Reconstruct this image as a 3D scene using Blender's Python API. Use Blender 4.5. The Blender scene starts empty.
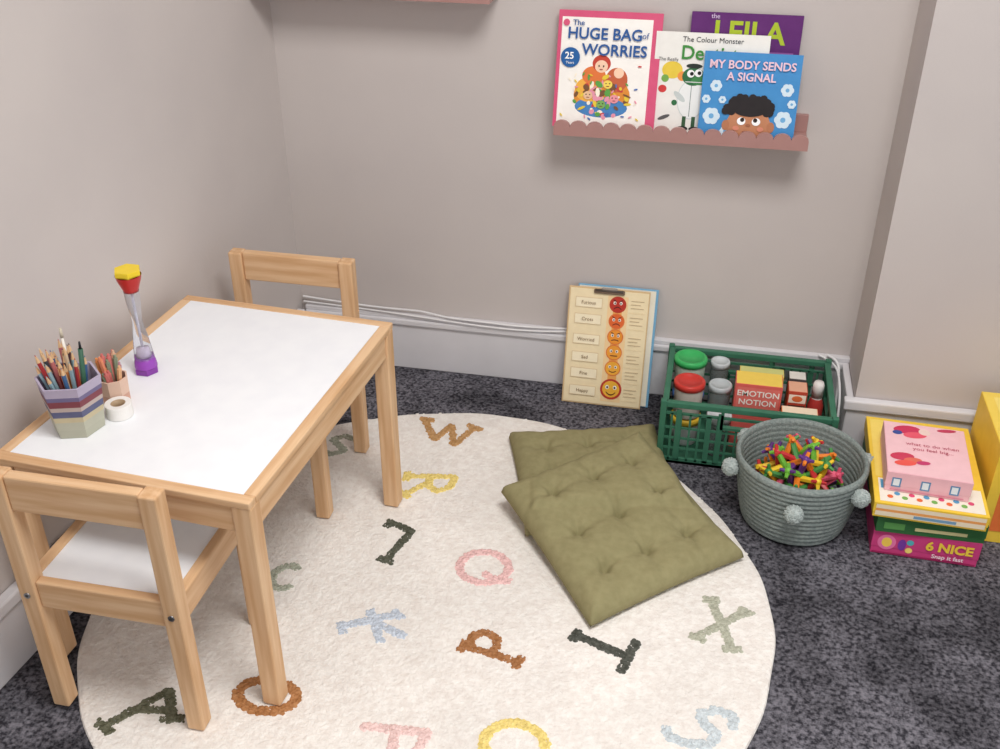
import bpy, bmesh, math, random
from mathutils import Vector, Matrix
random.seed(4)
S=bpy.context.scene
S.view_settings.view_transform='Standard'
def lin(c):
    return tuple(((v/255)/12.92 if v/255<=.04045 else ((v/255+.055)/1.055)**2.4) for v in c)+(1,)
def mat(name,c,rough=.6,c2=None,scale=(20,20,20),detail=4,bump=0,bscale=200,spec=.3,lo=.35,hi=.65,big=None,dist=.004):
    m=bpy.data.materials.new(name); m.use_nodes=True; nt=m.node_tree; b=nt.nodes['Principled BSDF']
    b.inputs['Roughness'].default_value=rough; b.inputs['Specular IOR Level'].default_value=spec
    b.inputs['Base Color'].default_value=lin(c)
    tc=nt.nodes.new('ShaderNodeTexCoord')
    if c2:
        mp=nt.nodes.new('ShaderNodeMapping'); mp.inputs['Scale'].default_value=scale
        n=nt.nodes.new('ShaderNodeTexNoise'); n.inputs['Scale'].default_value=1; n.inputs['Detail'].default_value=detail
        r=nt.nodes.new('ShaderNodeValToRGB'); r.color_ramp.elements[0].position=lo; r.color_ramp.elements[1].position=hi
        r.color_ramp.elements[0].color=lin(c); r.color_ramp.elements[1].color=lin(c2)
        nt.links.new(tc.outputs['Object'],mp.inputs[0]); nt.links.new(mp.outputs[0],n.inputs['Vector'])
        nt.links.new(n.outputs[0],r.inputs[0]); out=r.outputs[0]
        if big:
            n3=nt.nodes.new('ShaderNodeTexNoise'); n3.inputs['Scale'].default_value=big[0]; n3.inputs['Detail'].default_value=3
            r3=nt.nodes.new('ShaderNodeValToRGB'); r3.color_ramp.elements[0].position=.38; r3.color_ramp.elements[1].position=.62
            r3.color_ramp.elements[0].color=(big[1],)*3+(1,); r3.color_ramp.elements[1].color=(1,1,1,1)
            mx=nt.nodes.new('ShaderNodeMixRGB'); mx.blend_type='MULTIPLY'; mx.inputs[0].default_value=1
            nt.links.new(tc.outputs['Object'],n3.inputs['Vector']); nt.links.new(n3.outputs[0],r3.inputs[0])
            nt.links.new(out,mx.inputs[1]); nt.links.new(r3.outputs[0],mx.inputs[2]); out=mx.outputs[0]
        nt.links.new(out,b.inputs['Base Color'])
    if bump:
        n2=nt.nodes.new('ShaderNodeTexNoise'); n2.inputs['Scale'].default_value=bscale; n2.inputs['Detail'].default_value=3
        bp=nt.nodes.new('ShaderNodeBump'); bp.inputs['Strength'].default_value=bump; bp.inputs['Distance'].default_value=dist
        nt.links.new(tc.outputs['Object'],n2.inputs['Vector']); nt.links.new(n2.outputs[0],bp.inputs['Height']); nt.links.new(bp.outputs[0],b.inputs['Normal'])
    return m
_mc={}
def col(r,g,b,rough=.5):
    k=(r,g,b,rough)
    if k not in _mc: _mc[k]=mat(f'paint_{r}_{g}_{b}',(r,g,b),rough,(min(255,r+5),min(255,g+5),min(255,b+5)),(40,40,40))
    return _mc[k]
W1,W2=(210,166,122),(230,194,154)
woodx=mat('pine_x',W1,.5,W2,(5,70,70)); woody=mat('pine_y',W1,.5,W2,(70,5,70)); woodz=mat('pine_z',W1,.5,W2,(70,70,5))
white=mat('white_laminate',(241,243,247),.35,(245,247,250))
wallm=mat('wall_paint',(199,191,188),.8,(204,196,192),(3,3,3),bump=.05,bscale=150)
trimw=mat('white_gloss_trim',(222,220,223),.35,(228,226,229),(8,8,8))
carpet=mat('charcoal_carpet',(54,53,59),.95,(130,128,136),(150,150,150),3,bump=.5,bscale=260,spec=.05,lo=.36,hi=.66,big=(8,.5))
rugm=mat('cream_rug',(238,231,224),.95,(250,246,240),(70,70,70),5,bump=.8,bscale=120,spec=.05,big=(5,.93),dist=.005)
steel=mat('steel_screw',(150,150,152),.35); steel.node_tree.nodes['Principled BSDF'].inputs['Metallic'].default_value=1
def empty(name,loc=(0,0,0),rz=0,rot=None):
    e=bpy.data.objects.new(name,None); S.collection.objects.link(e); e.location=loc; e.rotation_euler=rot or (0,0,rz); e.empty_display_size=.05; return e
def mk(name,bm,mt,parent=None,loc=(0,0,0),rot=(0,0,0),smooth=False):
    me=bpy.data.meshes.new(name); bm.to_mesh(me); bm.free()
    o=bpy.data.objects.new(name,me); S.collection.objects.link(o); o.location=loc; o.rotation_euler=rot
    for x in (mt if isinstance(mt,list) else [mt]): me.materials.append(x)
    if smooth: me.polygons.foreach_set('use_smooth',[True]*len(me.polygons))
    if parent: o.parent=parent
    return o
def box(name,a,b,mt,parent=None,bev=.003,rot=(0,0,0)):
    a=Vector(a);b=Vector(b); c=(a+b)/2; s=b-a
    bm=bmesh.new(); bmesh.ops.create_cube(bm,size=1); bmesh.ops.scale(bm,vec=s,verts=bm.verts)
    if bev: bmesh.ops.bevel(bm,geom=bm.edges[:],offset=bev,segments=2,affect='EDGES',profile=.5)
    return mk(name,bm,mt,parent,c,rot)
class MB:
    def __init__(s): s.bm=bmesh.new(); s.m=[]
    def mi(s,m):
        if m not in s.m: s.m.append(m)
        return s.m.index(m)
    def _fin(s,vs,m,sm):
        i=s.mi(m); fs={f for v in vs for f in v.link_faces}
        for f in fs: f.material_index=i; f.smooth=sm
    def box(s,a,b,m,M=None,bev=0):
        a=Vector(a);b=Vector(b)
        r=bmesh.ops.create_cube(s.bm,size=1); vs=r['verts']
        for v in vs: v.co=Vector((v.co.x*(b-a).x,v.co.y*(b-a).y,v.co.z*(b-a).z))+(a+b)/2
        s._fin(vs,m,False)
        if bev:
            es=list({e for v in vs for e in v.link_edges}); r=bmesh.ops.bevel(s.bm,geom=es,offset=bev,segments=2,affect='EDGES',profile=.5)
            i=s.mi(m); vs=list({v for f in r['faces'] for v in f.verts}|{v for v in vs if v.is_valid})
            for f in {f for v in vs for f in v.link_faces}: f.material_index=i
        if M:
            for v in vs: v.co=M@v.co
        return s
    def cyl(s,p0,p1,r0,r1,m,seg=16,sm=True):
        p0=Vector(p0);p1=Vector(p1);d=p1-p0
        r=bmesh.ops.create_cone(s.bm,cap_ends=True,segments=seg,radius1=max(r0,1e-5),radius2=max(r1,1e-5),depth=d.length)
        Q=Matrix.Translation((p0+p1)/2)@d.to_track_quat('Z','Y').to_matrix().to_4x4()
        for v in r['verts']: v.co=Q@v.co
        s._fin(r['verts'],m,False)
        if sm:
            for f in {f for v in r['verts'] for f in v.link_faces}:
                if len(f.verts)==4: f.smooth=True
        return s
    def sph(s,c,r,m,sc=(1,1,1),seg=16):
        q=bmesh.ops.create_uvsphere(s.bm,u_segments=seg,v_segments=seg//2+2,radius=r)
        for v in q['verts']: v.co=Vector((v.co.x*sc[0],v.co.y*sc[1],v.co.z*sc[2]))+Vector(c)
        s._fin(q['verts'],m,True); return s
    def lathe(s,prof,m,c=(0,0,0),seg=48,sm=True,mf=None):
        rings=[]
        for r,z in prof:
            rings.append([s.bm.verts.new((c[0]+r*math.cos(2*math.pi*i/seg),c[1]+r*math.sin(2*math.pi*i/seg),c[2]+z)) for i in range(seg)])
        for j in range(len(rings)-1):
            i0=s.mi(mf(j) if mf else m)
            for i in range(seg):
                f=s.bm.faces.new((rings[j][i],rings[j][(i+1)%seg],rings[j+1][(i+1)%seg],rings[j+1][i])); f.smooth=sm; f.material_index=i0
        return s
    def done(s,name,parent=None,loc=(0,0,0),rot=(0,0,0)):
        return mk(name,s.bm,s.m,parent,loc,rot)
# ---------- room
def quadprism(name,pts,z0,z1,mt):
    bm=bmesh.new(); lo=[bm.verts.new((x,y,z0)) for x,y in pts]; hi=[bm.verts.new((x,y,z1)) for x,y in pts]
    n=len(pts); bm.faces.new(lo[::-1]); bm.faces.new(hi)
    for i in range(n): bm.faces.new((lo[i],lo[(i+1)%n],hi[(i+1)%n],hi[i]))
    bmesh.ops.recalc_face_normals(bm,faces=bm.faces); return mk(name,bm,mt)
box('floor',(-.6,-4,-.1),(4,.3,0),carpet,bev=0)
quadprism('wall_back',[(-.1,0),(1.575,0),(1.575,.15),(-.1,.15)],0,2.4,wallm)
quadprism('wall_right',[(1.575,-.185),(3.6,-.185),(3.6,.15),(1.575,.15)],0,2.4,wallm)
k=.0875
quadprism('wall_left',[(.16,0),(.16-4*k,-4),(-.1-4*k,-4),(-.1,0)],0,2.4,wallm)
box('ceiling',(-.6,-4,2.4),(4,.3,2.5),mat('ceiling_white',(235,231,228),.9),bev=0)
E=empty('baseboard_back')
box('board',(.175,-.016,0),(1.575,0,.142),trimw,E); box('top_moulding',(.175,-.024,.132),(1.575,0,.150),trimw,E,.004)
box('trunking',(.175,-.018,.150),(1.575,0,.162),trimw,E,.002)
E=empty('baseboard_right')
box('board',(1.558,-.201,0),(3.5,-.186,.142),trimw,E); box('top_moulding',(1.55,-.209,.132),(3.5,-.186,.158),trimw,E,.004)
box('return_board',(1.558,-.2,0),(1.574,-.017,.150),trimw,E)
E=empty('baseboard_left',(.16,0,0),-math.atan(k))
box('board',(.001,-3.8,0),(.016,-.02,.142),trimw,E); box('top_moulding',(.001,-3.8,.132),(.024,-.03,.158),trimw,E,.004)
def tube(name,pts,r,mt,parent=None):
    cu=bpy.data.curves.new(name,'CURVE'); cu.dimensions='3D'; cu.bevel_depth=r; cu.bevel_resolution=3
    sp=cu.splines.new('NURBS'); sp.points.add(len(pts)-1); sp.use_endpoint_u=True; sp.order_u=4
    for i,p in enumerate(pts): sp.points[i].co=(*p,1)
    cu.materials.append(mt); o=bpy.data.objects.new(name,cu); S.collection.objects.link(o)
    if parent:o.parent=parent
    return o
cabm=col(230,229,230,.4)
E=empty('power_cable')
tube('cable_run',[(.17,-.012,.185),(.3,-.012,.176),(.42,-.012,.172),(.5,-.014,.178),(.56,-.02,.165),(.66,-.024,.168),(.76,-.02,.16),(.86,-.018,.167),(.92,-.01,.166)],.0028,cabm,E)
tube('cable_run_lower',[(.17,-.012,.17),(.4,-.02,.168),(.6,-.03,.158),(.8,-.03,.152),(.93,-.016,.166)],.0025,cabm,E)
tube('cable_drop',[(1.52,-.02,.168),(1.545,-.03,.165),(1.55,-.06,.15),(1.548,-.10,.09),(1.546,-.13,.03),(1.54,-.18,.006),(1.535,-.215,.006)],.0035,cabm,E)
tube('cable_drop_second',[(1.50,-.02,.166),(1.54,-.04,.16),(1.546,-.09,.155),(1.55,-.15,.12),(1.547,-.19,.05),(1.545,-.22,.006),(1.56,-.24,.006)],.003,cabm,E)
# ---------- rug
RZ=.008
R0=.656; RC=(.749,-.862)
RG=empty('round_rug')
bm=bmesh.new(); N=200
def ring(r,z): return [bm.verts.new((RC[0]+(r+.0022*math.sin(9*a)+.0015*math.sin(23*a+1))*math.cos(a),RC[1]+(r+.0022*math.sin(9*a)+.0015*math.sin(23*a+1))*math.sin(a),z)) for a in [2*math.pi*i/N for i in range(N)]]
rs=[ring(R0-.002,.0003),ring(R0,.003),ring(R0-.002,.0065),ring(R0-.008,RZ)]
for j in range(3):
    for i in range(N): bm.faces.new((rs[j][i],rs[j][(i+1)%N],rs[j+1][(i+1)%N],rs[j+1][i]))
bm.faces.new(rs[3]); bm.faces.new(rs[0][::-1])
mk('pile',bm,rugm,RG)
bm=bmesh.new(); rt=random.Random(11)
for q in range(15000):
    a=rt.uniform(0,6.2832); r=(R0-.005)*math.sqrt(rt.random()); x=RC[0]+r*math.cos(a); y=RC[1]+r*math.sin(a)
    s=rt.uniform(.003,.006); b0=rt.uniform(0,6.28); h=RZ+rt.uniform(.0008,.0015)
    ring_=[bm.verts.new((x+s*math.cos(b0+i*1.2566)*rt.uniform(.7,1.2),y+s*math.sin(b0+i*1.2566)*rt.uniform(.7,1.2),RZ-.0005)) for i in range(5)]
    t=bm.verts.new((x,y,h))
    for i in range(5): bm.faces.new((ring_[i],ring_[(i+1)%5],t))
mk('tufts',bm,rugm,RG,smooth=True)
def arc(c,rx,ry,a0,a1,n=24,rot=0):
    o=[]
    for i in range(n+1):
        a=math.radians(a0+(a1-a0)*i/n); x=rx*math.cos(a);y=ry*math.sin(a)
        o.append((c[0]+x*math.cos(rot)-y*math.sin(rot),c[1]+x*math.sin(rot)+y*math.cos(rot)))
    return o
def letter(name,strokes,c,w=.0085):
    c=tuple(int(v*.86+t*.14) for v,t in zip(c,(236,226,216)))
    m=mat('yarn_'+name,c,.95,tuple(min(255,v+26) for v in c),(130,130,130),3,bump=.5,bscale=300,spec=.05)
    bm=bmesh.new()
    for st in strokes:
        for (x0,y0),(x1,y1) in zip(st,st[1:]):
            L=math.hypot(x1-x0,y1-y0); n=max(1,int(L/.0030))
            nx,ny=-(y1-y0)/max(L,1e-6),(x1-x0)/max(L,1e-6)
            for i in range(n+1):
                for s in (-1,0,1):
                    t=i/n; x=x0+(x1-x0)*t+nx*s*w*.62+random.uniform(-.0020,.0020); y=y0+(y1-y0)*t+ny*s*w*.62+random.uniform(-.0020,.0020)
                    r=w*.5*random.uniform(.6,1.3); h=RZ+.0015+random.uniform(0,.0008)
                    b=[bm.verts.new((x+r*math.cos(q*math.pi/3.5)*random.uniform(.75,1.25),y+r*math.sin(q*math.pi/3.5)*random.uniform(.75,1.25),RZ-.001)) for q in range(7)]
                    tp=[bm.verts.new((x+.7*r*math.cos(q*math.pi/3.5),y+.7*r*math.sin(q*math.pi/3.5),h)) for q in range(7)]
                    for q in range(7): bm.faces.new((b[q],b[(q+1)%7],tp[(q+1)%7],tp[q]))
                    bm.faces.new(tp)
    mk('letter_'+name,bm,m,RG,smooth=True)
letter('w',[[(.570,-.268),(.615,-.345),(.640,-.275),(.665,-.358),(.697,-.275)],[(.558,-.262),(.590,-.264)],[(.68,-.268),(.715,-.280)]],(176,128,72),.0085)
letter('r',[[(.592,-.500),(.700,-.480)],[(.645,-.490),(.648,-.525),(.672,-.542),(.698,-.52),(.700,-.480)],[(.645,-.515),(.605,-.570)],[(.590,-.560),(.618,-.575)],[(.59,-.485),(.594,-.515)]],(230,204,108),.0082)
letter('l',[[(.658,-.686),(.630,-.787)],[(.604,-.668),(.660,-.688)],[(.604,-.662),(.600,-.684)],[(.615,-.783),(.645,-.79)]],(58,62,48),.0085)
letter('q',[arc((.832,-.766),.05,.046,0,360),[(.835,-.785),(.862,-.797),(.892,-.797)]],(226,180,178),.0085)
letter('k',[[(.605,-.985),(.70,-.930)],[(.645,-.932),(.690,-1.008)],[(.665,-.962),(.73,-.985)],[(.60,-.975),(.615,-1.0)],[(.69,-.925),(.71,-.94)]],(184,196,212),.0085)
letter('p',[[(.846,-.985),(.950,-1.004)],[(.856,-.985),(.853,-.955),(.875,-.943),(.898,-.952),(.903,-.975),(.896,-.995)],[(.843,-.972),(.840,-1.0)],[(.953,-.99),(.946,-1.018)]],(150,92,46),.0082)
letter('t',[[(1.043,-.915),(1.142,-.950)],[(1.153,-.908),(1.133,-.988)],[(1.045,-.903),(1.036,-.928)]],(50,54,48),.0092)
letter('x',[[(1.285,-.767),(1.328,-.892)],[(1.264,-.872),(1.349,-.787)],[(1.272,-.768),(1.30,-.765)],[(1.314,-.894),(1.343,-.89)],[(1.252,-.87),(1.276,-.88)],[(1.34,-.780),(1.362,-.793)]],(164,167,148),.0085)
letter('a',[[(.292,-1.292),(.362,-1.196)],[(.362,-1.196),(.398,-1.252)],[(.328,-1.246),(.386,-1.236)],[(.276,-1.286),(.310,-1.300)],[(.380,-1.258),(.416,-1.248)]],(70,72,52),.0082)
letter('o',[arc((.535,-1.171),.053,.034,0,360)],(158,98,48),.0095)
letter('o_yellow',[arc((.978,-1.185),.052,.045,0,360)],(232,206,112),.009)
letter('f',[[(.72,-1.200),(.83,-1.190)],[(.775,-1.196),(.785,-1.245)],[(.83,-1.190),(.822,-1.235)]],(230,194,190),.0085)
letter('s',[[(1.332,-1.075),(1.335,-1.050),(1.305,-1.040),(1.277,-1.055),(1.285,-1.078),(1.306,-1.09),(1.295,-1.118),(1.26,-1.122),(1.225,-1.115),(1.222,-1.095)]],(190,202,208),.009)
letter('c',[arc((.450,-.877),.026,.034,50,320)],(156,163,144),.008)
letter('s_green',[[(.43,-.385),(.40,-.375),(.375,-.395),(.40,-.415),(.42,-.435),(.39,-.455),(.36,-.44)]],(156,163,144),.0082)
# ---------- table
T=empty('child_table',(.569,-1.192,0),-.065)
Wt,Dt,H=.458,.607,.45; rz=RZ+.0026
for i,(x,y) in enumerate([(-.033,.0),(-.033,Dt-.033),(-Wt,0),(-Wt,Dt-.033)]):
    box(f'leg_{i+1}',(x,y,rz),(x+.033,y+.033,H-.012),woodz,T)
box('apron_front',(-Wt+.033,.004,H-.065),(-.033,.022,H-.012),woodx,T)
box('apron_back',(-Wt+.033,Dt-.022,H-.065),(-.033,Dt-.004,H-.012),woodx,T)
box('apron_right',(-.022,.033,H-.065),(-.004,Dt-.033,H-.012),woody,T)
box('apron_left',(-Wt+.004,.033,H-.065),(-Wt+.022,Dt-.033,H-.012),woody,T)
box('rim_front',(-Wt,-.001,H-.013),(0,.02,H),woodx,T,.002)
box('rim_back',(-Wt,Dt-.02,H-.013),(0,Dt+.001,H),woodx,T,.002)
box('rim_right',(-.02,.02,H-.013),(.001,Dt-.02,H),woody,T,.002)
box('rim_left',(-Wt-.001,.02,H-.013),(-Wt+.02,Dt-.02,H),woody,T,.002)
box('tabletop_panel',(-Wt+.02,.02,H-.01),(-.02,Dt-.02,H-.001),white,T,0)
def chair(name,loc,rz_):
    E=empty(name,loc,rz_); w=.28;d=.28;p=.03
    for i,x in enumerate((0,w-p)):
        box(f'back_post_{i+1}',(x,0,0),(x+p,p,.488),woodz,E)
        box(f'front_leg_{i+1}',(x,d-p,0),(x+p,d,.279),woodz,E)
        box(f'side_rail_{i+1}',(x+.006,p,.226),(x+p-.006,d-p,.279),woody,E)
        b=MB(); b.cyl((x+p/2,-.002,.254),(x+p/2,.002,.254),.0055,.005,steel); b.cyl((x+p/2,-.0025,.254),(x+p/2,-.0005,.254),.0025,.0025,col(60,60,60))
        b.done(f'screw_{i+1}',E)
    box('rear_rail',(p,.006,.226),(w-p,.024,.279),woodx,E)
    box('front_rail',(p,d-.024,.226),(w-p,d-.006,.279),woodx,E)
    box('backrest_rail',(p,.004,.423),(w-p,.024,.488),woodx,E)
    box('seat_panel',(p-.006,.022,.266),(w-p+.006,d-.022,.274),white,E,0)
    return E
chair('child_chair',(.184,-1.268,rz),0)
chair('child_chair',(.474,-.408,rz),math.pi)
# ---------- text and decals
def txt(parent,s,size,loc,m,rot=(math.pi/2,0,0),name='lettering',bold=.0,align='CENTER'):
    cu=bpy.data.curves.new(name,'FONT'); cu.body=s; cu.size=size; cu.align_x=align; cu.align_y='CENTER'; cu.offset=bold; cu.resolution_u=3
    cu.materials.append(m); o=bpy.data.objects.new(name,cu); S.collection.objects.link(o); o.parent=parent; o.location=loc; o.rotation_euler=rot; return o
class Decal:
    """flat printed artwork in local x,z (vertical=True) or x,y plane"""
    def __init__(s,vertical=True,base=0): s.b=MB(); s.v=vertical; s.k=0; s.base=base
    def P(s,x,y):
        d=.0003+.00003*s.k
        return (x,s.base-d,y) if s.v else (x,y,s.base+d)
    def poly(s,pts,m):
        s.k+=1; f=s.b.bm.faces.new([s.b.bm.verts.new(s.P(*p)) for p in pts]); f.material_index=s.b.mi(m); return s
    def ell(s,x,y,rx,ry,m,n=24,rot=0): return s.poly(arc((x,y),rx,ry,0,360*(n-1)/n,n-1,rot),m)
    def rect(s,x0,y0,x1,y1,m): return s.poly([(x0,y0),(x1,y0),(x1,y1),(x0,y1)],m)
    def done(s,parent,name='cover_art'): return s.b.done(name,parent)
def book(name,loc,lean,w,h,t,cover,pages=col(235,230,220)):
    E=empty(name,loc,rot=(lean,0,0))
    b=MB(); b.box((0,0,0),(w,.0015,h),cover); b.box((0,t-.0015,0),(w,t,h),cover); b.box((0,.0015,0),(.002,t-.0015,h),cover); b.box((.002,.0015,.002),(w-.003,t-.0015,h-.003),pages)
    b.done('cover',E); return E
K=col
# ---------- wall shelves
plum=mat('dusty_pink_lacquer',(172,130,124),.4,(176,134,128))
def shelf(name,x0,x1,z):
    E=empty(name,(x0,0,z)); w=x1-x0
    box('ledge',(0,-.1,0),(w,-.001,.012),plum,E,.001)
    box('back_rail',(0,-.012,.012),(w,-.001,.05),plum,E,.001)
    bm=bmesh.new(); n=15; s=w/n; pts=[(0,0),(w,0)]
    for i in range(n-1,-1,-1):
        for a in range(0,181,20): pts.append((i*s+s/2+s/2*math.cos(math.radians(a))*.999,.020+.014*math.sin(math.radians(a))))
    f0=bm.faces.new([bm.verts.new((x,-.108,zz)) for x,zz in pts])
    r=bmesh.ops.extrude_face_region(bm,geom=[f0]); 
    for v in r['geom']:
        if isinstance(v,bmesh.types.BMVert): v.co.y+=.008
    bmesh.ops.recalc_face_normals(bm,faces=bm.faces)
    mk('scalloped_lip',bm,plum,E); return E
shelf('picture_ledge',.846,1.392,.698)
shelf('picture_ledge',.168,.703,.97)
zb=.7105
# purple book (rear)
B=book('picture_book',(1.122,-.034,zb),-.07,.23,.245,.009,K(98,42,112))
txt(B,'LEILA',.062,(.122,-.001,.205),K(176,196,52),bold=.0015); txt(B,'the',.014,(.05,-.001,.238),K(225,205,235))
d=Decal(); d.rect(.012,.01,.218,.17,K(150,90,160)); d.ell(.11,.12,.05,.05,K(235,180,90)); d.done(B)
# worries book
B=book('picture_book',(.839,-.082,zb),-.25,.224,.246,.010,K(214,84,122))
d=Decal(); d.rect(.008,.004,.204,.232,K(248,244,238))
cx,cz=.105,.07
d.ell(cx,cz,.062,.046,K(222,140,50)); d.ell(cx,cz-.024,.058,.022,K(70,130,190)); d.ell(cx-.03,cz+.012,.03,.026,K(240,176,70))
d.ell(cx-.02,cz+.042,.026,.02,K(226,120,60)); d.ell(cx+.03,cz+.035,.024,.026,K(196,96,60)); d.ell(cx-.005,cz+.068,.02,.018,K(196,66,50)); d.ell(cx-.005,cz+.062,.014,.013,K(246,206,176))
d.ell(cx+.034,cz+.05,.011,.011,K(246,206,176)); 
cs=[K(90,160,70),K(230,200,60),K(200,60,60),K(70,110,180),K(230,150,170),K(120,80,50),K(250,240,220)]
for i in range(60):
    a=random.uniform(0,6.28); r=random.uniform(.05,1.1)
    d.ell(cx+.056*r*math.cos(a),cz-.002+.042*r*math.sin(a),random.uniform(.003,.010),random.uniform(.002,.007),random.choice(cs),10,random.uniform(0,3))
for i in range(4):
    x=cx+[-.03,.0,.028,.012][i]; z=cz+[.0,-.018,-.005,.025][i]
    d.ell(x,z,.010,.009,[K(232,190,150),K(120,170,90),K(236,150,160),K(240,210,90)][i]); d.ell(x-.004,z+.002,.0015,.0015,K(20,20,20),8); d.ell(x+.004,z+.002,.0015,.0015,K(20,20,20),8); d.ell(x,z-.004,.004,.001,K(120,30,30),8)
for sx in(-1,1): d.ell(cx-.005+sx*.005,cz+.063,.0016,.002,K(30,20,20),8)
d.ell(cx-.005,cz+.056,.004,.001,K(150,40,40),8)
for i in range(22): d.ell(cx+random.uniform(-.09,.09),cz+random.uniform(-.05,.07),.0018,.0045,random.choice(cs),8,random.uniform(0,3))
d.ell(.031,.148,.021,.021,K(30,92,158)); d.ell(.018,.220,.007,.007,K(214,84,122)); d.done(B)
navy=K(36,84,150)
txt(B,'The',.016,(.045,-.0048,.220),navy,bold=.0002); txt(B,'HUGE BAG',.033,(.103,-.0048,.198),navy,bold=.0006); txt(B,'of',.018,(.190,-.0048,.198),navy)
txt(B,'WORRIES',.033,(.126,-.0048,.165),navy,bold=.0006); txt(B,'25',.020,(.029,-.0052,.151),K(250,250,250),bold=.0004); txt(B,'Years',.008,(.031,-.0052,.137),K(250,250,250))
# white book
B=book('picture_book',(1.052,-.068,zb),-.16,.238,.208,.008,K(240,238,232))
d=Decal(); d.ell(.04,.13,.022,.018,K(232,202,70)); d.ell(.062,.118,.01,.01,K(240,150,70)); d.ell(.026,.112,.008,.008,K(120,170,80)); d.ell(.022,.09,.009,.008,K(210,60,60))
d.ell(.085,.070,.030,.042,K(214,220,218)); d.ell(.085,.070,.028,.040,K(240,242,240)); d.rect(.083,.034,.0845,.105,K(120,130,130)); d.ell(.06,.075,.016,.006,K(200,208,206),14,-.7)
d.ell(.086,.118,.024,.019,K(48,110,66)); d.ell(.100,.110,.018,.009,K(70,138,80)); d.ell(.080,.124,.008,.008,K(250,250,250)); d.ell(.096,.126,.008,.008,K(250,250,250)); d.ell(.082,.124,.004,.004,K(20,20,20)); d.ell(.098,.126,.004,.004,K(20,20,20))
d.rect(.070,.106,.112,.1075,K(240,240,240)); d.ell(.05,.062,.006,.006,K(48,110,66)); d.rect(.070,.008,.078,.034,K(54,90,60)); d.rect(.090,.008,.098,.034,K(54,90,60)); d.ell(.072,.008,.012,.005,K(40,44,44)); d.ell(.098,.008,.012,.005,K(40,44,44)); d.ell(.03,.03,.014,.004,K(90,90,90),12,.4); d.ell(.086,.140,.017,.005,K(40,50,45)); d.done(B)
txt(B,'The Colour Monster',.015,(.12,-.0015,.194),K(40,44,50)); txt(B,'Dentist',.040,(.115,-.0025,.166),K(62,140,60),bold=.0006); txt(B,'The Really',.010,(.03,-.0025,.152),K(60,60,60))
# blue book
B=book('picture_book',(1.158,-.092,zb),-.22,.202,.178,.006,K(66,140,200))
d=Decal()
for x,y,r in [(.03,.108,.011),(.178,.106,.012),(.026,.045,.016),(.176,.045,.016),(.058,.015,.010),(.012,.080,.008),(.19,.078,.008),(.046,.080,.007)]:
    for q in range(6): d.ell(x+r*.6*math.cos(q*1.047),y+r*.6*math.sin(q*1.047),r*.55,r*.55,K(210,228,240),12)
    d.ell(x,y,r*.35,r*.35,K(110,170,215),10)
d.ell(.105,.03,.046,.04,K(190,128,92)); 
d.ell(.058,.028,.008,.011,K(180,118,84)); d.ell(.152,.028,.008,.011,K(180,118,84))
for i in range(46):
    a=random.uniform(.15,2.99); r=random.uniform(.85,1.3); d.ell(.105+.042*r*math.cos(a),.052+.030*r*math.sin(a),.0085,.0085,K(34,28,30),9)
d.ell(.105,.066,.038,.018,K(34,28,30))
d.ell(.09,.038,.009,.008,K(250,250,250)); d.ell(.121,.038,.009,.008,K(250,250,250)); d.ell(.092,.041,.0045,.0045,K(40,26,20)); d.ell(.119,.041,.0045,.0045,K(40,26,20))
d.ell(.105,.030,.005,.003,K(160,100,70)); d.ell(.105,.016,.011,.002,K(120,50,50)); d.ell(.08,.023,.007,.005,K(214,136,110)); d.ell(.131,.023,.007,.005,K(214,136,110))
d.done(B)
pk=K(236,200,214)
txt(B,'MY BODY SENDS',.0235,(.101,-.0045,.152),pk,bold=.0005); txt(B,'A SIGNAL',.0235,(.101,-.0045,.128),pk,bold=.0005)
# ---------- clipboard charts leaning on wall
def leaning(name,x0,w,h,t,yb,yt,m):
    lean=-math.asin(min(.9,(yt-yb)/h)); return empty(name,(x0,yb,.0015),rot=(lean,0,0))
E=leaning('activity_board',.905,.205,.305,.004,-.085,-.012,None)
b=MB(); b.box((0,0,0),(.198,.003,.304),K(120,172,206),bev=.001); b.box((.003,-.002,.003),(.192,0,.300),K(238,232,214)); b.done('board',E)
E=leaning('feelings_chart_clipboard',.884,.2,.305,.004,-.098,-.024,None)
b=MB(); b.box((0,0,0),(.2,.003,.302),K(214,184,140),bev=.001); b.box((.004,-.001,.004),(.197,0,.298),K(244,226,186))
b.box((.062,-.008,.289),(.138,.001,.300),K(120,100,84),bev=.003); b.cyl((.066,-.008,.298),(.134,-.008,.298),.003,.003,K(90,80,74),10); b.box((.080,-.009,.296),(.120,-.002,.305),K(150,140,130),bev=.003); b.done('board',E)
d=Decal(base=-.001)
em=[K(188,52,40),K(228,104,48),K(240,150,50),K(242,160,56),K(244,174,60),K(240,180,60)]
zs=[.264,.222,.182,.142,.101,.046]; rr=[.021,.020,.020,.020,.020,.027]
d.rect(.098,.012,.148,.285,K(246,212,160)); d.rect(.112,.04,.134,.27,K(240,170,90))
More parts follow.
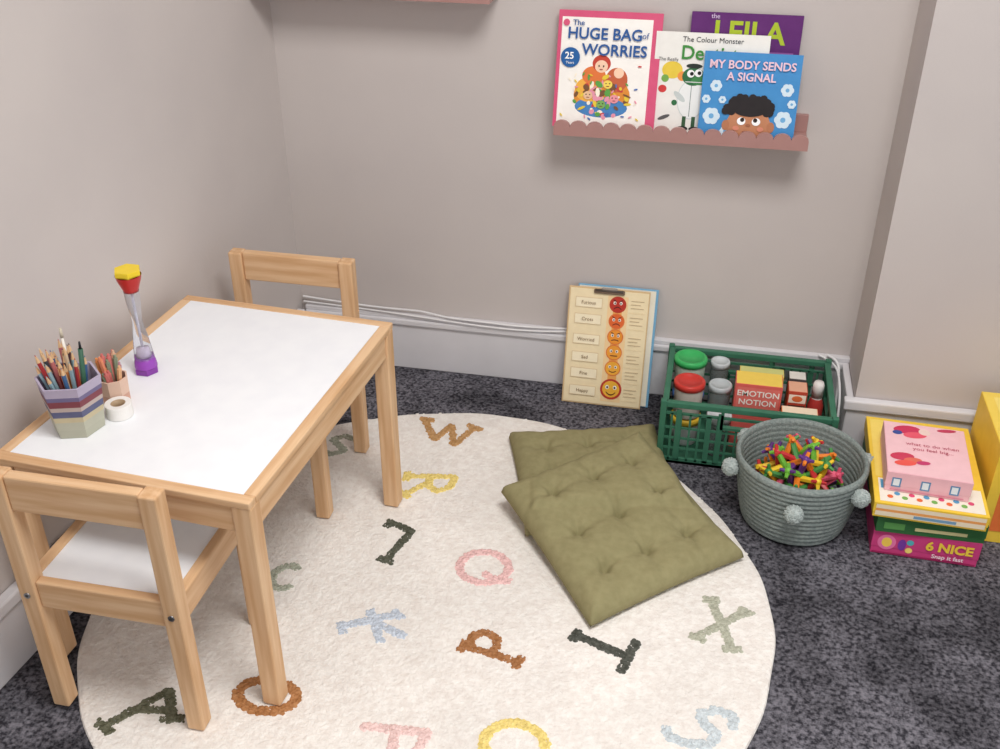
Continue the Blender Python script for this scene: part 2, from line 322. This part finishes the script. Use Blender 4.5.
for i,z in enumerate(zs):
    d.ell(.123,z,rr[i],rr[i],K(190,60,44) if i in(0,5) else K(226,120,60)); d.ell(.123,z,rr[i]*(.80 if i==5 else .88),rr[i]*(.80 if i==5 else .88),em[i])
    for sx in(-1,1):
        d.ell(.123+sx*rr[i]*.36,z+rr[i]*.18,rr[i]*.17,rr[i]*.2,K(252,248,240),12); d.ell(.123+sx*rr[i]*.34,z+rr[i]*.16,rr[i]*.09,rr[i]*.12,K(50,26,20),10)
        if i<3: d.ell(.123+sx*rr[i]*.38,z+rr[i]*.48,rr[i]*.24,rr[i]*.06,K(70,30,20),10,sx*.45)
    cu=(-1,-.8,-.4,.1,.6,1)[i]; n=8; w_=rr[i]*.45; up=[];dn=[]
    for q in range(n+1):
        t=-1+2*q/n; yy=z-rr[i]*.42+cu*rr[i]*.28*(t*t-.5); up.append((.123+w_*t,yy+rr[i]*.06)); dn.append((.123+w_*t,yy-rr[i]*.06))
    d.poly(up+dn[::-1],K(80,30,24))
for i,z in enumerate([.264,.222,.170,.124,.082,.036]):
    a,bb=.018,.085
    d.rect(a,z-.013,bb,z+.013,K(224,200,158)); d.rect(a+.0015,z-.0115,bb-.0015,z+.0115,K(249,236,204))
    for j in range(3): d.rect(.155,z+.012-.009*j,.187-.008*(j%2),z+.0132-.009*j,K(190,166,130))
    d.rect(.150,z-.018,.192,z-.0174,K(226,204,160))
d.done(E,'chart_print')
for z,s in zip([.264,.222,.170,.124,.082,.036],['Furious','Cross','Worried','Sad','Fine','Happy']): txt(E,s,.012,(.051,-.006,z),K(130,100,64))
# ---------- seat cushions
olive=mat('olive_cotton',(144,137,100),.9,(153,146,108),(60,60,60),4,bump=.2,bscale=500,spec=.1)
bcorn=[(.790,-.312),(1.130,-.205),(1.235,-.555),(.897,-.665)]  # TL TR BR BL
def inside(x,y):
    dm=9
    for i in range(4):
        a=bcorn[i];b=bcorn[(i+1)%4]; L=math.hypot(b[0]-a[0],b[1]-a[1])
        dm=min(dm,-((b[0]-a[0])*(y-a[1])-(b[1]-a[1])*(x-a[0]))/L)
    return dm
def cushion(name,c,thick,basef,seed):
    rnd=random.Random(seed); n=110; bm=bmesh.new(); top={};bot={}
    tufts=[(u,v) for u in(.22,.5,.78) for v in(.22,.5,.78)]
    ph=[rnd.uniform(0,6) for _ in range(6)]
    for i in range(n+1):
        for j in range(n+1):
            u=i/n;v=j/n
            uu=u+(.5-u)*.03*(4*v*(1-v)); vv=v+(.5-v)*.03*(4*u*(1-u))
            x=(c[0][0]*(1-uu)+c[1][0]*uu)*(1-vv)+(c[3][0]*(1-uu)+c[2][0]*uu)*vv
            y=(c[0][1]*(1-uu)+c[1][1]*uu)*(1-vv)+(c[3][1]*(1-uu)+c[2][1]*uu)*vv
            e=min(u,1-u,v,1-v); pr=(1-(1-min(1,e/.085))**2)**.5; dome=.78+.22*min(1,e/.22)
            h=thick*pr*dome
            dp=0
            for tu,tv in tufts:
                r2=((u-tu)**2+(v-tv)**2); dp+=.36*math.exp(-r2/.0007)+.24*math.exp(-r2/.007)
            cr=0
            for q in (.22,.5,.78): cr=max(cr,math.exp(-((u-q)/.03)**2)*.075,math.exp(-((v-q)/.03)**2)*.075)
            ga=0
            for tu,tv in tufts:
                r2=((u-tu)**2+(v-tv)**2)
                if r2<.03: ga+=.045*math.sin(5*math.atan2(v-tv,u-tu)+ph[0]+tu*9+tv*5)*math.exp(-((math.sqrt(r2)-.055)/.035)**2)
            wr=.03*math.sin(9*u+5*v+ph[1])*math.sin(7*v-4*u+ph[2])+.03*math.sin(46*(u+v*.3)+ph[3])*math.exp(-((e-.06)/.035)**2)
            z0=basef(x,y,uu,vv); h*=max(.15,(1-min(.62,dp)-cr+wr+ga))
            zz_=z0+.003+.006*(1-pr)
            top[i,j]=bm.verts.new((x,y,zz_+h)); 
            bot[i,j]=top[i,j] if i in(0,n) or j in(0,n) else bm.verts.new((x,y,z0+.001+.007*(1-pr)))
    for i in range(n):
        for j in range(n):
            bm.faces.new((top[i,j],top[i,j+1],top[i+1,j+1],top[i+1,j])); 
            bm.faces.new((bot[i,j],bot[i+1,j],bot[i+1,j+1],bot[i,j+1]))
    bmesh.ops.recalc_face_normals(bm,faces=bm.faces)
    E=empty(name); mk('cover',bm,olive,E,smooth=True)
    return E
CZ=RZ+.0024
cushion('seat_cushion',bcorn,.042,lambda x,y,u,v:CZ,1)
fc=[(.828,-.580),(1.099,-.312),(1.345,-.640),(1.066,-.900)]
def base2(x,y,u,v):
    zc=(.050,.057,CZ,CZ)
    bl=(zc[0]*(1-u)+zc[1]*u)*(1-v)**1.3+(zc[3]*(1-u)+zc[2]*u)*(1-(1-v)**1.3)
    s=min(1,max(0,(inside(x,y)+.02)/.05)); s=s*s*(3-2*s)
    return max(bl,CZ+.040*s)
cushion('seat_cushion',fc,.048,base2,2)
# ---------- crate
green=mat('green_plastic',(58,112,88),.45,(64,120,95),(30,30,30))
CR=empty('folding_crate',(1.148,-.312,.0))
def panel(b,o,ud,L,h,holes=True):
    o=Vector((*o,0)); u=Vector((*ud,0)); nn=Vector((-ud[1],ud[0],0)); M=Matrix((( u.x,nn.x,0,o.x),(u.y,nn.y,0,o.y),(0,0,1,0),(0,0,0,1)))
    b.box((0,-.004,h-.014),(L,.010,h),green,M,.002)       # rim
    b.box((0,0,h-.034),(L,.005,h-.028),green,M); b.box((0,0,.002),(L,.007,.016),green,M)
    for z in (.042,.070,.098,): b.box((0,.001,z-.0025),(L,.005,z+.0025),green,M)
    n=int(L/.02)
    for i in range(n+1):
        x=i*L/n; w=.006 if i%5==0 or i in(0,n) else .0025
        top_=h-.03 if not(abs(x-L/2)<.05) else .112
        b.box((max(0,x-w),0,.01),(min(L,x+w),.005,top_),green,M)
    b.box((L/2-.058,-.003,.108),(L/2+.058,.008,.115),green,M); b.box((L/2-.058,-.003,.108),(L/2-.051,.008,h-.01),green,M); b.box((L/2+.051,-.003,.108),(L/2+.058,.008,h-.01),green,M)
    for x in (.03,.33*L/1,.67*L,L-.045): b.box((x,-.003,.016),(x+.012,.002,h-.02),green,M)
b=MB(); Lx,Ly,Hc=.374,.262,.168
panel(b,(0,0),(1,0),Lx,Hc); panel(b,(Lx,Ly),(-1,0),Lx,Hc); panel(b,(0,Ly),(0,-1),Ly,Hc); panel(b,(Lx,0),(0,1),Ly,Hc)
for x in(0,Lx):
    for y in(0,Ly): b.box((x-.007,y-.007,0),(x+.007,y+.007,Hc+.004),green,bev=.002)
b.done('lattice_walls',CR)
b=MB(); b.box((0,0,.002),(Lx,Ly,.008),green); b.done('base',CR)
def place_tub(name,x,y,z,r,h,lid,body):
    E=empty(name,(x,y,z)); b=MB(); b.lathe([(0,0),(r*.86,0),(r*.9,.003),(r,h-.01),(r,h)],body,seg=32); b.done('tub_body',E)
    b=MB(); b.lathe([(0,h+.002),(r*.8,h+.002),(r*.84,h+.006),(r*1.0,h+.006),(r*1.07,h+.003),(r*1.07,h-.009),(r*1.01,h-.009)][::-1],lid,seg=32); b.done('lid',E)
clear=mat('clear_plastic',(205,214,214),.2); pb=clear.node_tree.nodes['Principled BSDF']; pb.inputs['Transmission Weight'].default_value=.75; pb.inputs['IOR'].default_value=1.2
place_tub('lidded_tub',1.200,-.222,.085,.034,.085,K(200,58,50,.35),K(200,190,180)); place_tub('lidded_tub',1.197,-.115,.085,.037,.088,K(60,176,96,.35),K(190,205,190))
place_tub('lidded_tub',1.199,-.218,.0085,.034,.066,K(230,190,60,.35),K(210,210,210)); place_tub('lidded_tub',1.199,-.110,.0085,.036,.066,K(80,120,200,.35),K(210,210,210))
place_tub('clear_jar',1.272,-.17,.0085,.026,.13,K(190,198,200,.3),clear); place_tub('clear_jar',1.275,-.255,.0085,.027,.10,K(205,210,212,.3),clear); place_tub('clear_jar',1.268,-.085,.0085,.022,.145,K(200,206,208,.3),clear)
def gamebox(name,x0,y0,z0,x1,y1,z1,side,top,rz_=0):
    E=empty(name,((x0+x1)/2,(y0+y1)/2,z0),rz_); w=(x1-x0)/2; l=(y1-y0)/2; h=z1-z0
    b=MB(); b.box((-w,-l,0),(w,l,h*.45),side,bev=.0008); b.box((-w-.001,-l-.001,h*.3),(w+.001,l+.001,h),side,bev=.0008); b.box((-w+.0005,-l+.0005,h-.0001),(w-.0005,l-.0005,h+.0004),top); b.done('carton',E); return E,w,l,h
E,w,l,h=gamebox('card_game_box',1.305,-.228,.0088,1.408,-.17,.185,K(222,98,90),K(240,206,90))
txt(E,'EMOTION',.021,(0,-l-.0025,h-.024),K(250,240,230),bold=.0004); txt(E,'NOTION',.021,(0,-l-.0025,h-.047),K(250,240,230),bold=.0004)
d=Decal(base=-l-.0012); d.rect(-.048,h-.062,.048,h-.008,K(228,116,106)); d.done(E,'label')
E,w,l,h=gamebox('card_game_box',1.315,-.145,.0088,1.415,-.110,.165,K(226,196,96),K(206,208,130))
E,w,l,h=gamebox('small_carton',1.425,-.21,.0088,1.466,-.165,.168,K(186,70,50),K(226,170,140)); 
d=Decal(base=-l-.0012); d.rect(-.019,h-.03,.019,h-.008,K(244,230,210)); d.rect(-.019,h-.052,.019,h-.036,K(90,60,50)); d.ell(0,h-.019,.012,.008,K(220,110,60)); d.done(E,'label')
E,w,l,h=gamebox('small_carton',1.412,-.275,.0088,1.490,-.235,.142,K(234,130,64),K(244,224,196))
d=Decal(base=-l-.0012); d.rect(-.034,h-.028,.034,h-.008,K(250,238,224)); d.rect(-.02,h-.020,.02,h-.015,K(190,80,50)); d.done(E,'label')
E,w,l,h=gamebox('small_carton',1.43,-.13,.0088,1.468,-.095,.155,K(90,84,84),K(226,222,214))
E=empty('squeeze_bottle',(1.493,-.17,.0088)); b=MB(); b.lathe([(0,0),(.017,0),(.018,.004),(.018,.105),(.012,.125),(.009,.135)],K(220,214,210,.35),seg=24); b.lathe([(.0,.0),(.013,.0),(.013,.03),(.010,.038),(0,.038)],K(226,220,216,.35),c=(0,0,.13),seg=24); b.lathe([(.0184,.05),(.0184,.104),(.0125,.1255)],K(190,60,54),seg=24); b.done('bottle',E)
# ---------- rope basket
BK=empty('rope_basket',(1.446,-.458,0))
rope=mat('grey_rope',(126,136,133),.85,(152,161,157),(160,160,260),3,bump=.5,bscale=350,spec=.1)
prof=[]; nc=13; hh=.158
for i in range(nc):
    z=.006+i*hh/nc; t=i/(nc-1); r=.104+.026*t**.8
    for a in (-90,-50,0,50): prof.append((r+.0062*math.cos(math.radians(a)),z+.0062+.0062*math.sin(math.radians(a))))
prof.append((.130,hh+.012)); 
for i in range(nc-1,-1,-1):
    z=.006+i*hh/nc; t=i/(nc-1); r=.104+.026*t**.8
    for a in (50,0,-50): prof.append((r-.0062*math.cos(math.radians(a)),z+.0062+.0062*math.sin(math.radians(a))))
prof=[(0,.001),(.098,.001)]+prof+[(.09,.009),(0,.009)]
b=MB(); b.lathe(prof,rope,seg=72); b.done('coiled_wall',BK)
pomm=mat('pompom_wool',(168,179,176),.95,(198,206,203),(200,200,200),3,bump=.6,bscale=400,spec=.05)
for i,(ang,zz) in enumerate([(192,.132),(264,.115),(322,.135),(20,.13),(140,.13)]):
    a=math.radians(ang); c=Vector((.146*math.cos(a),.146*math.sin(a),zz)); b=MB(); rnd=random.Random(i)
    b.sph(c,.0175,pomm)
    for q in range(300):
        v=Vector((rnd.gauss(0,1),rnd.gauss(0,1),rnd.gauss(0,1))).normalized(); b.cyl(c+v*.014,c+v*rnd.uniform(.0185,.0205),.0020,.0013,pomm,5)
    b.done(f'pompom_{i+1}',BK)
# folded expanding star ball made of coloured scissor links
E=empty('expanding_toy_ball',(1.446,-.458,.106)); b=MB(); rnd=random.Random(8)
tc=[K(110,180,60,.35),K(236,130,40,.35),K(100,56,130,.35),K(240,200,50,.35),K(196,52,56,.35),K(70,140,70,.35),K(224,90,120,.35)]
n=40
for q in range(n):
    zf=1-2*(q+.5)/n; ph=q*2.39996; rr_=math.sqrt(1-zf*zf); v=Vector((rr_*math.cos(ph),rr_*math.sin(ph),zf))
    R_=.082
    s=v.orthogonal().normalized(); s2=v.cross(s).normalized(); m=tc[q%7]; m2=tc[(q*3+2)%7]
    hub=v*R_
    b.sph(hub,.009,m,seg=8)
    for a in range(4):
        dr=(s*math.cos(a*1.571+q)+s2*math.sin(a*1.571+q)); inn=hub*.48+dr*.024
        b.cyl(hub,inn,.0062,.0072,m if a%2 else m2,6,False); b.cyl(hub,hub*1.08+dr*.016,.0055,.0035,m2 if a%2 else m,6,False)
b.sph((0,0,0),.040,tc[2]); b.done('links',E)
# ---------- board games on the right
F=(math.pi/2,0,0); UP=(0,0,0)
E,w,l,h=gamebox('board_game_box',1.606,-.548,.001,1.812,-.262,.062,K(206,66,126),K(206,66,126),-.03)
txt(E,'6 NICE',.030,(.045,-l-.004,h*.62),K(244,208,70),F,bold=.0012); txt(E,'Snap it fast',.014,(.045,-l-.004,h*.24),K(246,226,232),F,bold=.0003)
d=Decal(base=-l-.0011); d.ell(-.075,.032,.018,.019,K(236,120,170)); d.ell(-.075,.032,.010,.012,K(250,210,90)); d.ell(-.045,.03,.008,.014,K(120,60,160)); d.ell(-.03,.038,.007,.007,K(90,180,190)); d.ell(-.03,.018,.007,.007,K(250,220,120)); d.rect(-.1,.002,.1,.006,K(160,40,90)); d.done(E,'print')
E,w,l,h=gamebox('board_game_box',1.600,-.552,.0625,1.808,-.262,.106,K(52,104,58),K(46,92,56),.01)
d=Decal(base=-l-.0011); d.rect(-.03,.012,.07,.020,K(214,206,150)); d.rect(-.09,.010,-.05,.026,K(90,150,80)); d.done(E,'print')
E,w,l,h=gamebox('board_game_box',1.592,-.566,.1065,1.806,-.245,.142,K(240,200,64),K(244,206,70),-.035)
d=Decal(False,h+.0004); d.rect(-w+.01,-l+.006,w-.006,-l+.085,K(244,238,222)); d.rect(-w+.014,-l+.05,-w+.05,-l+.08,K(90,160,200)); d.rect(-w+.006,-l+.09,-w+.04,l-.01,K(248,220,110))
for i in range(12): d.ell(-w+.03+i*.014,-l+.024+.012*(i%2),.006,.006,[K(230,110,60),K(90,160,200),K(120,180,90),K(220,80,120)][i%4],12)
d.done(E,'lid_print'); 
d=Decal(base=-l-.0011); d.rect(-w+.004,.005,w-.004,h-.004,K(242,226,196)); d.rect(-w+.004,.016,w-.004,.022,K(236,160,90)); d.rect(-.03,.007,.05,.014,K(120,160,190)); d.done(E,'side_print')
txt(E,'1 2 3 MIX',.018,(.03,-l+.06,h+.0025),K(226,110,50),UP,bold=.0005)
E,w,l,h=gamebox('question_card_box',1.612,-.525,.1438,1.772,-.335,.190,K(238,184,192),K(242,196,202),-.06)
d=Decal(False,h+.0004)
for x,y,rx,ry,m in [(-.035,.07,.028,.016,K(206,52,90)),(-.02,.052,.024,.012,K(232,90,110)),(.0,.068,.012,.012,K(240,210,200)),(-.055,.055,.01,.008,K(60,80,150)),(-.05,-.035,.024,.014,K(206,60,90)),(-.03,-.045,.018,.010,K(226,110,90)),(-.045,-.058,.022,.010,K(236,90,80)),(-.01,-.05,.014,.007,K(200,60,110)),(.045,.085,.02,.006,K(196,60,90))]: d.ell(x,y,rx,ry,m,18,.2)
d.done(E,'lid_print'); txt(E,'what to do when',.015,(.012,.016,h+.0012),K(180,60,90),UP); txt(E,'you feel big...',.015,(.012,-.001,h+.0012),K(180,60,90),UP)
d=Decal(base=-l-.0011)
for i,x in enumerate((-.06,-.005,.05)):
    d.rect(x-.009,.012,x+.009,.034,K(96,140,180)); d.rect(x-.006,.015,x+.006,.031,K(226,232,236))
d.rect(-.07,.004,.07,.007,K(220,140,156)); d.done(E,'side_print')
E,w,l,h=gamebox('board_game_box',1.822,-.46,.001,2.07,-.24,.235,K(238,202,70),K(242,210,90),0)
d=Decal(base=-l-.0011); d.rect(-w+.02,.03,-w+.08,.13,K(230,120,60)); d.ell(-.03,.15,.05,.05,K(250,240,220)); d.ell(-.03,.15,.03,.03,K(220,90,110)); d.rect(-w+.012,.19,w-.02,.215,K(90,150,190)); d.done(E,'front_print')
d=Decal(False,h+.0004); d.rect(-w+.02,-l+.02,w-.02,l-.02,K(248,222,120)); d.ell(-w+.06,0,.03,.03,K(226,110,70)); d.done(E,'top_print')
# ---------- items on the table
zt=.4496
def hexlathe(b,rings,mats_,ang,seg=6):
    vs=[[b.bm.verts.new((r*math.cos(ang+i*2*math.pi/seg),r*math.sin(ang+i*2*math.pi/seg),z)) for i in range(seg)] for r,z in rings]
    for j in range(len(vs)-1):
        for i in range(seg):
            f=b.bm.faces.new((vs[j][i],vs[j][(i+1)%seg],vs[j+1][(i+1)%seg],vs[j+1][i])); f.material_index=b.mi(mats_[j])
    b.bm.faces.new(vs[0][::-1]); return vs
PH=empty('pencil_pot',(.203,-1.052,zt)); b=MB()
lay=[K(178,178,160),K(182,182,164),K(196,184,150),K(92,96,128),K(186,170,164),K(128,66,76),K(112,104,140),K(178,168,190)]
zz=[0,.016,.032,.042,.054,.062,.074,.082,.098]; rg=[(.042+.011*z/.098,z) for z in zz]
vs=hexlathe(b,rg+[(.049,.098),(.041,.008)],lay+[lay[-1],lay[-1]],.3); b.bm.faces.new(vs[-1]); b.done('layered_pot',PH)
def sticks(parent,n,R,z0,z1,tilt,seed,cols,r=.0035,point=True,name='pencils',off=(0,0)):
    rnd=random.Random(seed); b=MB()
    for i in range(n):
        a=rnd.uniform(0,6.28); q=R*math.sqrt(rnd.random()); L=rnd.uniform(z0,z1); m=rnd.choice(cols)
        p0=Vector((q*.5*math.cos(a),q*.5*math.sin(a),.012)); p1=Vector((q*math.cos(a)*(1+tilt)+off[0],q*math.sin(a)*(1+tilt)+off[1],L)); dr=(p1-p0).normalized()
        b.cyl(p0,p1,r,r,m,6,False)
        if point: b.cyl(p1,p1+dr*.012,r,.0012,K(222,184,140),6,False); b.cyl(p1+dr*.010,p1+dr*.015,.0016,.0003,m,6,False)
        else: b.cyl(p1,p1+dr*.006,r*.7,r*.5,m,8,False)
    b.done(name,parent)
pc=[K(176,58,62),K(204,128,72),K(66,104,150),K(214,184,150),K(90,60,66),K(120,70,110),K(214,190,160),K(60,60,70),K(190,110,110),K(150,180,190)]
sticks(PH,36,.034,.102,.132,.2,3,pc,off=(-.006,-.002))
b=MB(); b.cyl((.0,.01,.02),(-.008,.02,.158),.0022,.0022,K(236,230,220),8); b.cyl((-.008,.02,.158),(-.009,.022,.174),.003,.002,K(200,190,170),8)
b.cyl((.02,0,.02),(.032,.005,.150),.004,.004,K(56,96,76),8); b.cyl((.032,.005,.150),(.033,.005,.163),.0025,.0015,K(40,40,44),8); b.done('paintbrushes',PH)
MC=empty('crayon_pot',(.224,-.966,zt)); b=MB(); vs=hexlathe(b,[(.024,0),(.0245,.02),(.026,.05),(.023,.05),(.021,.006)],[K(206,160,140),K(222,190,170),K(222,190,170),K(200,160,140)],.2,8); b.bm.faces.new(vs[-1]); b.done('pot',MC)
sticks(MC,20,.019,.06,.092,.12,5,[K(220,136,100),K(204,116,110),K(226,176,130),K(130,140,116),K(180,130,140),K(210,170,140),K(230,150,90)],.0042,False,'crayons')
TR=empty('tape_roll',(.252,-1.006,zt)); b=MB(); b.lathe([(.0125,0),(.022,0),(.0225,.001),(.0225,.023),(.022,.024),(.0125,.024),(.0125,0)],K(238,236,232),seg=36,sm=False); b.lathe([(.0124,.0005),(.0105,.0005),(.0105,.0235),(.0124,.0235)],K(176,150,120),seg=36); b.done('roll',TR)
TM=empty('liquid_timer',(.224,-.861,zt)); b=MB()
gl=mat('clear_acrylic',(236,238,244),.08); pb=gl.node_tree.nodes['Principled BSDF']; pb.inputs['Transmission Weight'].default_value=.9; pb.inputs['IOR'].default_value=1.15
pu=K(134,62,160,.3); rd=K(196,44,40,.3); ye=K(236,206,50,.35)
b.lathe([(0,0),(.0215,0),(.022,.002),(.022,.010),(.0205,.012)],pu,seg=6,sm=False); b.lathe([(.0205,.012),(.0195,.020),(.0165,.032),(0,.032)],K(150,74,180,.2),seg=28)
b.lathe([(0,.205),(.0235,.205),(.024,.203),(.024,.197),(.0225,.194)][::-1],ye,seg=6,sm=False); b.lathe([(.0225,.194),(.020,.184),(.0135,.166),(.012,.162),(0,.162)][::-1],rd,seg=28); b.done('caps',TM)
b=MB(); b.lathe([(.018,.030),(.0135,.070),(.009,.100),(.0085,.106),(.009,.112),(.0125,.140),(.0135,.164)],gl,seg=28); b.done('tube',TM)
b=MB(); b.lathe([(0,.03),(.0125,.032),(.0095,.05),(0,.052)],K(220,206,226,.2),seg=20); b.cyl((0,0,.05),(0,0,.162),.0022,.0022,K(216,214,226,.2),8); b.done('inner_funnel',TM)
# ---------- lights
def area(name,loc,size,en,rot=(0,0,0),col=(1,1,1)):
    l=bpy.data.lights.new(name,'AREA'); l.size=size; l.energy=en; l.color=col
    o=bpy.data.objects.new(name,l); S.collection.objects.link(o); o.location=loc; o.rotation_euler=rot
area('ceiling_light',(1.4,-1.55,2.36),.8,43,col=(1,.982,.96))
w=bpy.data.worlds.new('w'); S.world=w; w.use_nodes=True
w.node_tree.nodes['Background'].inputs[0].default_value=(.985,.985,1,1); w.node_tree.nodes['Background'].inputs[1].default_value=.85
# ---------- camera
f=1038; yaw,pitch=.209,.536
c=bpy.data.cameras.new('camera'); c.sensor_width=36; c.lens=36*f/1000
co=bpy.data.objects.new('camera',c); S.collection.objects.link(co); co.location=(1.197,-2.331,1.416)
co.rotation_euler=(math.pi/2-pitch,0,yaw); S.camera=co
